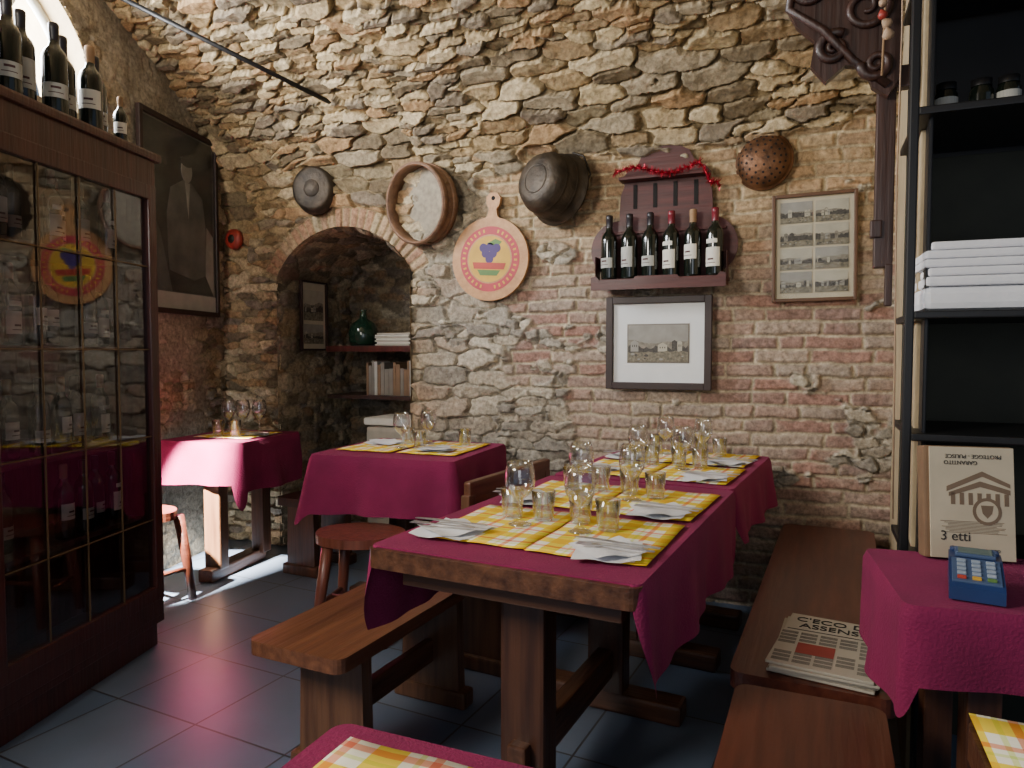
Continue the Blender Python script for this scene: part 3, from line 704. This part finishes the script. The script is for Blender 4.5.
# ---------------------------------------------------------------- benches and stools
def bench(name,w,l,h,M,mat,matz,legs,pw,th=.045):
    b=B(); plank(b,w,l,h-th,th,mat,r=.035)
    for y in legs:
        b.prism([(-pw/2,0),(pw/2,0),(pw/2*.92,h-th),(-pw/2*.92,h-th)],.045,matz,M=T(0,y+.0225,0)@RX(90))
        b.box((0,y,.03),(w*.9,.07,.06),matz,bev=.01)
    b.box((0,sum(legs)/2,h*.42),(.03,abs(legs[-1]-legs[0]),.08),mat)
    b.box((0,sum(legs)/2,h-th-.025),(.04,l*.8,.045),mat)
    return b.obj(name,M)
bench('wooden_bench',.33,.86,.45,T(-1.250,1.925,0)@RZ(-3),'wood_bench','wood_bench_z',(-.25,.28),.24,th=.04)
bench('wooden_bench',.32,.92,.452,T(.0,1.30,0)@RZ(-1),'wood_redbench','wood_dark',(-.3,.33),.24)
bench('wooden_bench',.375,1.70,.452,T(.048,2.66,0)@RZ(-2.5),'wood_redbench','wood_dark',(-.6,0,.65),.26)
bench('wooden_bench',.28,.42,.44,T(-2.60,3.32,0)@RZ(-3),'wood_dark','wood_table_z',(-.14,.14),.2)
b=B(); plank(b,.28,.86,.40,.04,'wood_bench',r=.03)
for y in(-.36,.34):
    b.prism([(-.10,0),(.10,0),(.09,.40),(-.09,.40)],.045,'wood_bench_z',M=T(0,y+.0225,0)@RX(90)); b.box((0,y,.03),(.28,.08,.06),'wood_bench_z',bev=.01)
    b.box((-.12,y+.06,.52),(.04,.05,.30),'wood_bench_z')
b.box((-.12,.06,.675),(.035,.74,.10),'wood_bench',bev=.012); b.obj('backed_bench',T(-1.12,2.85,0)@RZ(-6))
def stool(M,mat,r=.19):
    b=B(); b.prism([(x*(1+.02*math.sin(i)),y*.8) for i,(x,y) in enumerate(circ(r,32))],.04,mat,z0=.42)
    b.lathe([(0,.461),(r*.5,.462),(r*.78,.46)],mat,24,M=S(1,.8,1)@T(0,0,0))
    for sx in(-1,1):
        for sy in(-1,1):
            b.tube([(sx*.11,sy*.09,.43),(sx*.135,sy*.115,.2),(sx*.155,sy*.13,0)],[.026,.024,.020],mat,10)
        b.tube([(sx*.14,-.12,.16),(sx*.14,.12,.16)],.012,mat)
    b.tube([(-.14,0,.16),(.14,0,.16)],.012,mat)
    return b.obj('wooden_stool',M)
stool(T(-1.82,2.60,0)@RZ(12),'wood_stool',.20); stool(T(-3.04,2.54,0)@RZ(-10),'wood_redbench',.15)
# ---------------------------------------------------------------- newspapers on the bench
def newspaper():
    b=B(); rn=random.Random(2)
    for k in range(4):
        b.box((rn.uniform(-.006,.006),rn.uniform(-.008,.008),.004+k*.008),(.27,.40,.007),'newsprint',M=RZ(rn.uniform(-4,4)),bev=.002)
    M=T(0,0,.0325)
    for i in range(5):
        for j in range(9):
            if rn.random()<.9 and not (i in(1,2) and j in(3,4,5)): 
                for q in range(3): b.box((-.108+i*.054,-.175+j*.026+q*.0065,0),(.046,.0038,.0006),'ink_soft',M=M,bev=0)
    b.box((-.027,-.07,.0),(.10,.075,.0008),'red_ink',M=M,bev=0); b.box((-.0,.068,.0004),(.24,.004,.0006),'ink',M=M,bev=0)
    o=b.obj('newspaper_stack',T(.055,2.01,.4535)@RZ(-6)@S(.90,.93,1))
    text("C'ECO DI",.050,T(0,.155,.0335),'ink',o); text("ASSENSI",.050,T(0,.105,.0335),'ink',o)
newspaper()
# ---------------------------------------------------------------- card terminal, paper pack
def terminal():
    b=B()
    prof=[(-.085,0),(.085,0),(.085,.052),(.03,.050),(-.07,.030),(-.085,.022)]
    b.prism([(x,y) for x,y in prof],.078,'terminal_blue',M=T(-.039,0,0)@Matrix(((0,0,1,0),(1,0,0,0),(0,1,0,0),(0,0,0,1))))
    tilt=math.degrees(math.atan2(.020,.10)); Mt=T(0,-.02,.0405)@RX(tilt)
    b.box((0,-.005,.0),(.070,.10,.004),'terminal_grey',M=Mt)
    b.box((0,.073,.002),(.060,.034,.006),'terminal_grey',M=Mt); b.box((0,.073,.006),(.050,.024,.002),'screen_grey',M=Mt)
    for i in range(3):
        for j in range(5):
            mt=['red_paint','yellow_paint','green_paint'][i] if j==0 else 'key_light'
            b.box((-.021+i*.021,-.043+j*.018,.004),(.013,.009,.004),mt,M=Mt)
    b.box((0,.088,.052),(.074,.02,.012),'terminal_blue')
    b.obj('card_terminal',T(.318,1.685,.763)@RZ(-8)@S(1.2,.95,1.15))
terminal()
def pack():
    b=B(); b.box((0,.03,.145),(.215,.055,.285),'cardboard',bev=.006); b.box((.006,0,.145),(.200,.006,.28),'mat_cream',bev=.001)
    Mw=T(-.004,-.0032,0)@RX(90)
    K='ink_sepia'
    b.prism([(-.05,.185),(.035,.225),(.10,.195),(.10,.185),(.035,.212),(-.05,.172)],.0008,K,M=Mw)
    b.prism([(-.045,.17),(.03,.20),(.10,.18),(.10,.168),(.03,.186),(-.045,.16)],.0008,K,M=Mw)
    for i in range(7): b.box((-.039+i*.021,-.0035,.155),(.010,.001,.030),K,bev=0)
    b.prism(circ(.034,24,.045,.125),.001,K,M=Mw); b.prism(circ(.026,24,.045,.125),.0014,'mat_cream',M=Mw); b.prism([(.03,.14),(.06,.14),(.056,.12),(.045,.108),(.034,.12)],.0018,K,M=Mw)
    for i in range(9): b.box((.005+.003*(i%3),-.0035,.098-i*.0035),(.15-.012*(i%4),.001,.0012),K,bev=0)
    o=b.obj('placemat_pack',T(.352,1.925,.762)@RZ(8)@RX(-8)@S(.88,1,.93))
    Mf=lambda x,z,r=0: T(x,-.0042,z)@RX(90)@RZ(r)
    text('PROTEGGE - PULISCE',.014,Mf(.01,.262,180),'ink',o); text('GARANTITO',.014,Mf(-.02,.246,180),'ink',o)
    text('3 etti',.034,Mf(-.035,.060),'ink',o); text('PESO NETTO',.010,Mf(.04,.028),'ink',o)
pack()
# ---------------------------------------------------------------- right shelving unit
def shelving():
    b=B(); x0,x1,y0,y1=.222,.95,2.08,2.50
    b.box((x0+.010,y0+.012,1.62),(.022,.024,2.2),'black_metal'); b.box((x1,y0+.012,1.35),(.024,.024,2.7),'black_metal')
    for z in(.70,1.03,1.345,1.86,2.25): b.box(((x0+x1)/2+.01,(y0+y1)/2,z),(x1-x0-.02,y1-y0,.020),'black_metal')
    b.box(((x0+x1)/2+.03,y1+.02,1.19),(x1-x0-.02,.01,1.3),'olive_back'); b.box(((x0+x1)/2+.03,y1+.022,2.2),(x1-x0-.02,.012,.8),'black_metal')
    b.box((.278,(y0+y1)/2+.03,1.35),(.010,y1-y0-.02,2.68),'black_metal',M=T(.262,2.17,0)@RZ(ang-90)@T(-.262,-2.17,0))
    b.obj('shelving_unit')
    b=B(); z=0
    for i,th in enumerate((.062,.026,.022,.022,.022,.022)):
        w=.33 if i==0 else .33-.014*(i%3); rn_=.006*math.sin(i*3)
        b.box((rn_,0,z+th/2),(w,.24,th*.96),'napkin_white',bev=th*.4); z+=th
    b.obj('folded_towels',T(.425,2.23,1.3565)@RZ(2))
    for x,c in((.32,'label_grey'),(.40,'bottle_glass'),(.46,'label_grey')):
        b=B(); b.lathe([(0,0),(.026,0),(.028,.01),(.028,.06),(.022,.07),(.022,.08),(0,.081)],'bottle_glass',20); b.lathe([(.0285,.02),(.0285,.05)],c,16); b.lathe([(.024,.072),(.024,.09),(0,.09)],'black_metal',20); b.obj('storage_jar',T(x,2.22,1.871))
shelving()
# ---------------------------------------------------------------- carved wood piece, hanging things (top right)
def carved():
    b=B(); W='wood_dark'
    M=T(0.045,2.28,2.19)@RX(90)
    outl=[(-.15,.45),(.17,.45),(.17,-.18),(.14,-.23),(.10,-.20),(.08,-.14),(.03,-.13),(-.02,-.17),(-.06,-.12),(-.05,-.05),(-.10,0),(-.13,.06),(-.11,.12),(-.15,.18)]
    b.prism(outl,.03,W,M=M)
    def spiral(cx,cy,r,turns,a0,s_=1):
        return [(cx+r*(1-t*.85)*math.cos(a0+s_*t*turns*2*pi),cy+r*(1-t*.85)*math.sin(a0+s_*t*turns*2*pi),.035) for t in np.linspace(0,1,36)]
    for cx,cy,r,a,s_ in((-.06,.10,.065,0,1),(.08,.02,.07,2,-1),(0,-.08,.045,1,1),(.11,-.14,.04,3,1),(-.05,.26,.06,4,-1),(.09,.2,.07,0,1)):
        b.tube(spiral(cx,cy,r,1.6,a,s_),[.014*(1-.5*t) for t in np.linspace(0,1,36)],W,8,M=M)
    b.tube([(-.14,.4,.03),(-.10,.2,.05),(-.12,.05,.03),(-.03,-.03,.05),(.05,-.12,.03),(.14,-.2,.03)],.012,W,M=M)
    b.lathe([(0,.05),(.02,.045),(.025,.03)],'gold_trim',14,M=M@T(.02,.1,0))
    b.obj('carved_wood_bracket')
    b=B(); b.box((.185,2.30,1.80),(.05,.03,.62),'wood_dark'); b.box((.165,2.29,1.60),(.03,.03,.05),'wood_dark'); b.box((.200,2.29,1.44),(.02,.02,.12),'wood_dark'); b.box((.225,2.30,2.02),(.07,.04,.06),'wood_dark'); b.obj('hanging_wood_plank')
    b=B(); rn=random.Random(5)
    b.tube([(.165,2.20,2.45),(.17,2.20,2.2),(.165,2.20,2.0)],.003,'cork')
    for i in range(13):
        z=2.46-i*.030; r=.011+.006*rn.random(); x=.168+rn.uniform(-.012,.012)
        b.lathe([(0,-r),(r*.8,-r*.6),(r,0),(r*.6,r*.7),(.002,r*1.2)],'garlic' if i%5 else 'chili',12,M=T(x,2.19+rn.uniform(-.01,.01),z)@RX(rn.uniform(-50,50))@RY(rn.uniform(-50,50)))
    b.obj('garlic_string')
    b=B(); b.tube([(.202,2.15,2.45),(.206,2.15,2.1),(.202,2.15,1.7),(.208,2.15,1.2),(.212,2.15,.80)],.0022,'garlic',6); b.obj('hanging_cord')
carved()
# ---------------------------------------------------------------- niche contents
def nichec():
    b=B()
    for z in(.95,1.27): b.box((-2.60,4.14,z),(.86,.36,.025),'wood_dark')
    b.box((-2.60,3.965,1.272),(.86,.02,.04),'wood_cabinet')
    b.obj('niche_shelf')
    b=B(); rn=random.Random(8)
    for i in range(7): b.box((-2.52+rn.uniform(-.01,.01),4.08,1.293+.005+i*.012),(.26,.2,.010),'label_white' if i%2 else 'newsprint',M=None,bev=.002)
    b.obj('paper_stack')
    b=B(); x=-2.74
    while x<-2.36:
        t=rn.uniform(.015,.035); h=rn.uniform(.17,.24); b.box((x+t/2,4.08,.963+h/2),(t*.95,.16,h),rn.choice(['ink_soft','cardboard','label_grey','cardboard','ink_soft']),bev=.002); x+=t
    b.obj('row_of_books')
    b=B(); b.lathe([(0,0),(.09,0),(.11,.04),(.115,.12),(.09,.19),(.03,.23),(.022,.29),(.03,.30),(0,.30)],'green_glass',26); b.obj('glass_demijohn',T(-2.84,4.12,1.283)@S(.9,.9,.85))
    b=B(); b.box((0,0,.27),(.42,.30,.46),'beige_plastic',bev=.02); b.box((0,-.152,.32),(.3,.01,.2),'label_grey'); b.box((0,0,.52),(.44,.32,.03),'label_white',bev=.01); b.box((0,0,.02),(.38,.26,.04),'black_metal'); b.obj('small_refrigerator',T(-2.42,3.98,0)@S(1,1,1.55))
    b=B(); b.lathe([(0,.045),(.05,.045),(.08,.03),(.085,0),(0,0)],'chili',20,M=RX(90)); b.lathe([(0,.05),(.03,.05),(.035,.044)],'iron',16,M=RX(90)); b.obj('wall_bell',T(-3.46,3.59,1.98)@S(.8,.8,.8))
nichec()
# ---------------------------------------------------------------- lights
def area(name,loc,tgt,sx,sy,e,col):
    l=bpy.data.lights.new(name,'AREA'); l.shape='RECTANGLE'; l.size=sx; l.size_y=sy; l.energy=e; l.color=col
    o=bpy.data.objects.new(name,l); SC.collection.objects.link(o); o.location=loc
    o.rotation_euler=(Vector(tgt)-Vector(loc)).to_track_quat('-Z','Y').to_euler(); return o
area('added_side_light',(-2.05,-.35,2.25),(-1.2,3.5,1.5),.9,.8,86,(1.0,.93,.83))  # added area lamp for raking light from the left; no window stands here
area('rear_fill_light',(.3,-1.1,1.6),(-.4,3.6,1.2),1.2,1.6,14,(.92,.95,1.0))  # unseen weak fill lamp added behind the camera, with no doorway around it
wl=Lp(LWU,LWH+.28,-.30); area('lunette_daylight',wl,wl+LN*1+Vector((0,.0,-.35)),1.4,.9,330,(.92,.95,1.0))
def spot(name,loc,tgt,e,ang,col,blend=.15,size=.03):
    l=bpy.data.lights.new(name,'SPOT'); l.energy=e; l.spot_size=math.radians(ang); l.spot_blend=blend; l.color=col; l.shadow_soft_size=size
    o=bpy.data.objects.new(name,l); SC.collection.objects.link(o); o.location=loc; o.rotation_euler=(Vector(tgt)-Vector(loc)).to_track_quat('-Z','Y').to_euler()
spot('sunbeam',(-2.90,1.80,1.50),(-2.86,2.90,.34),6500,36,(1,.93,.82),blend=.3)
w=bpy.data.worlds.new('World'); SC.world=w; w.use_nodes=True; w.node_tree.nodes['Background'].inputs[0].default_value=(.58,.72,.95,1); w.node_tree.nodes['Background'].inputs[1].default_value=.30
# ---------------------------------------------------------------- camera
c=bpy.data.cameras.new('Camera'); c.sensor_width=36; c.lens=24.96; c.clip_start=.02
o=bpy.data.objects.new('Camera',c); SC.collection.objects.link(o); o.location=(0,0,1.25); o.rotation_euler=(math.radians(90-2.58),0,math.radians(22.8)); SC.camera=o
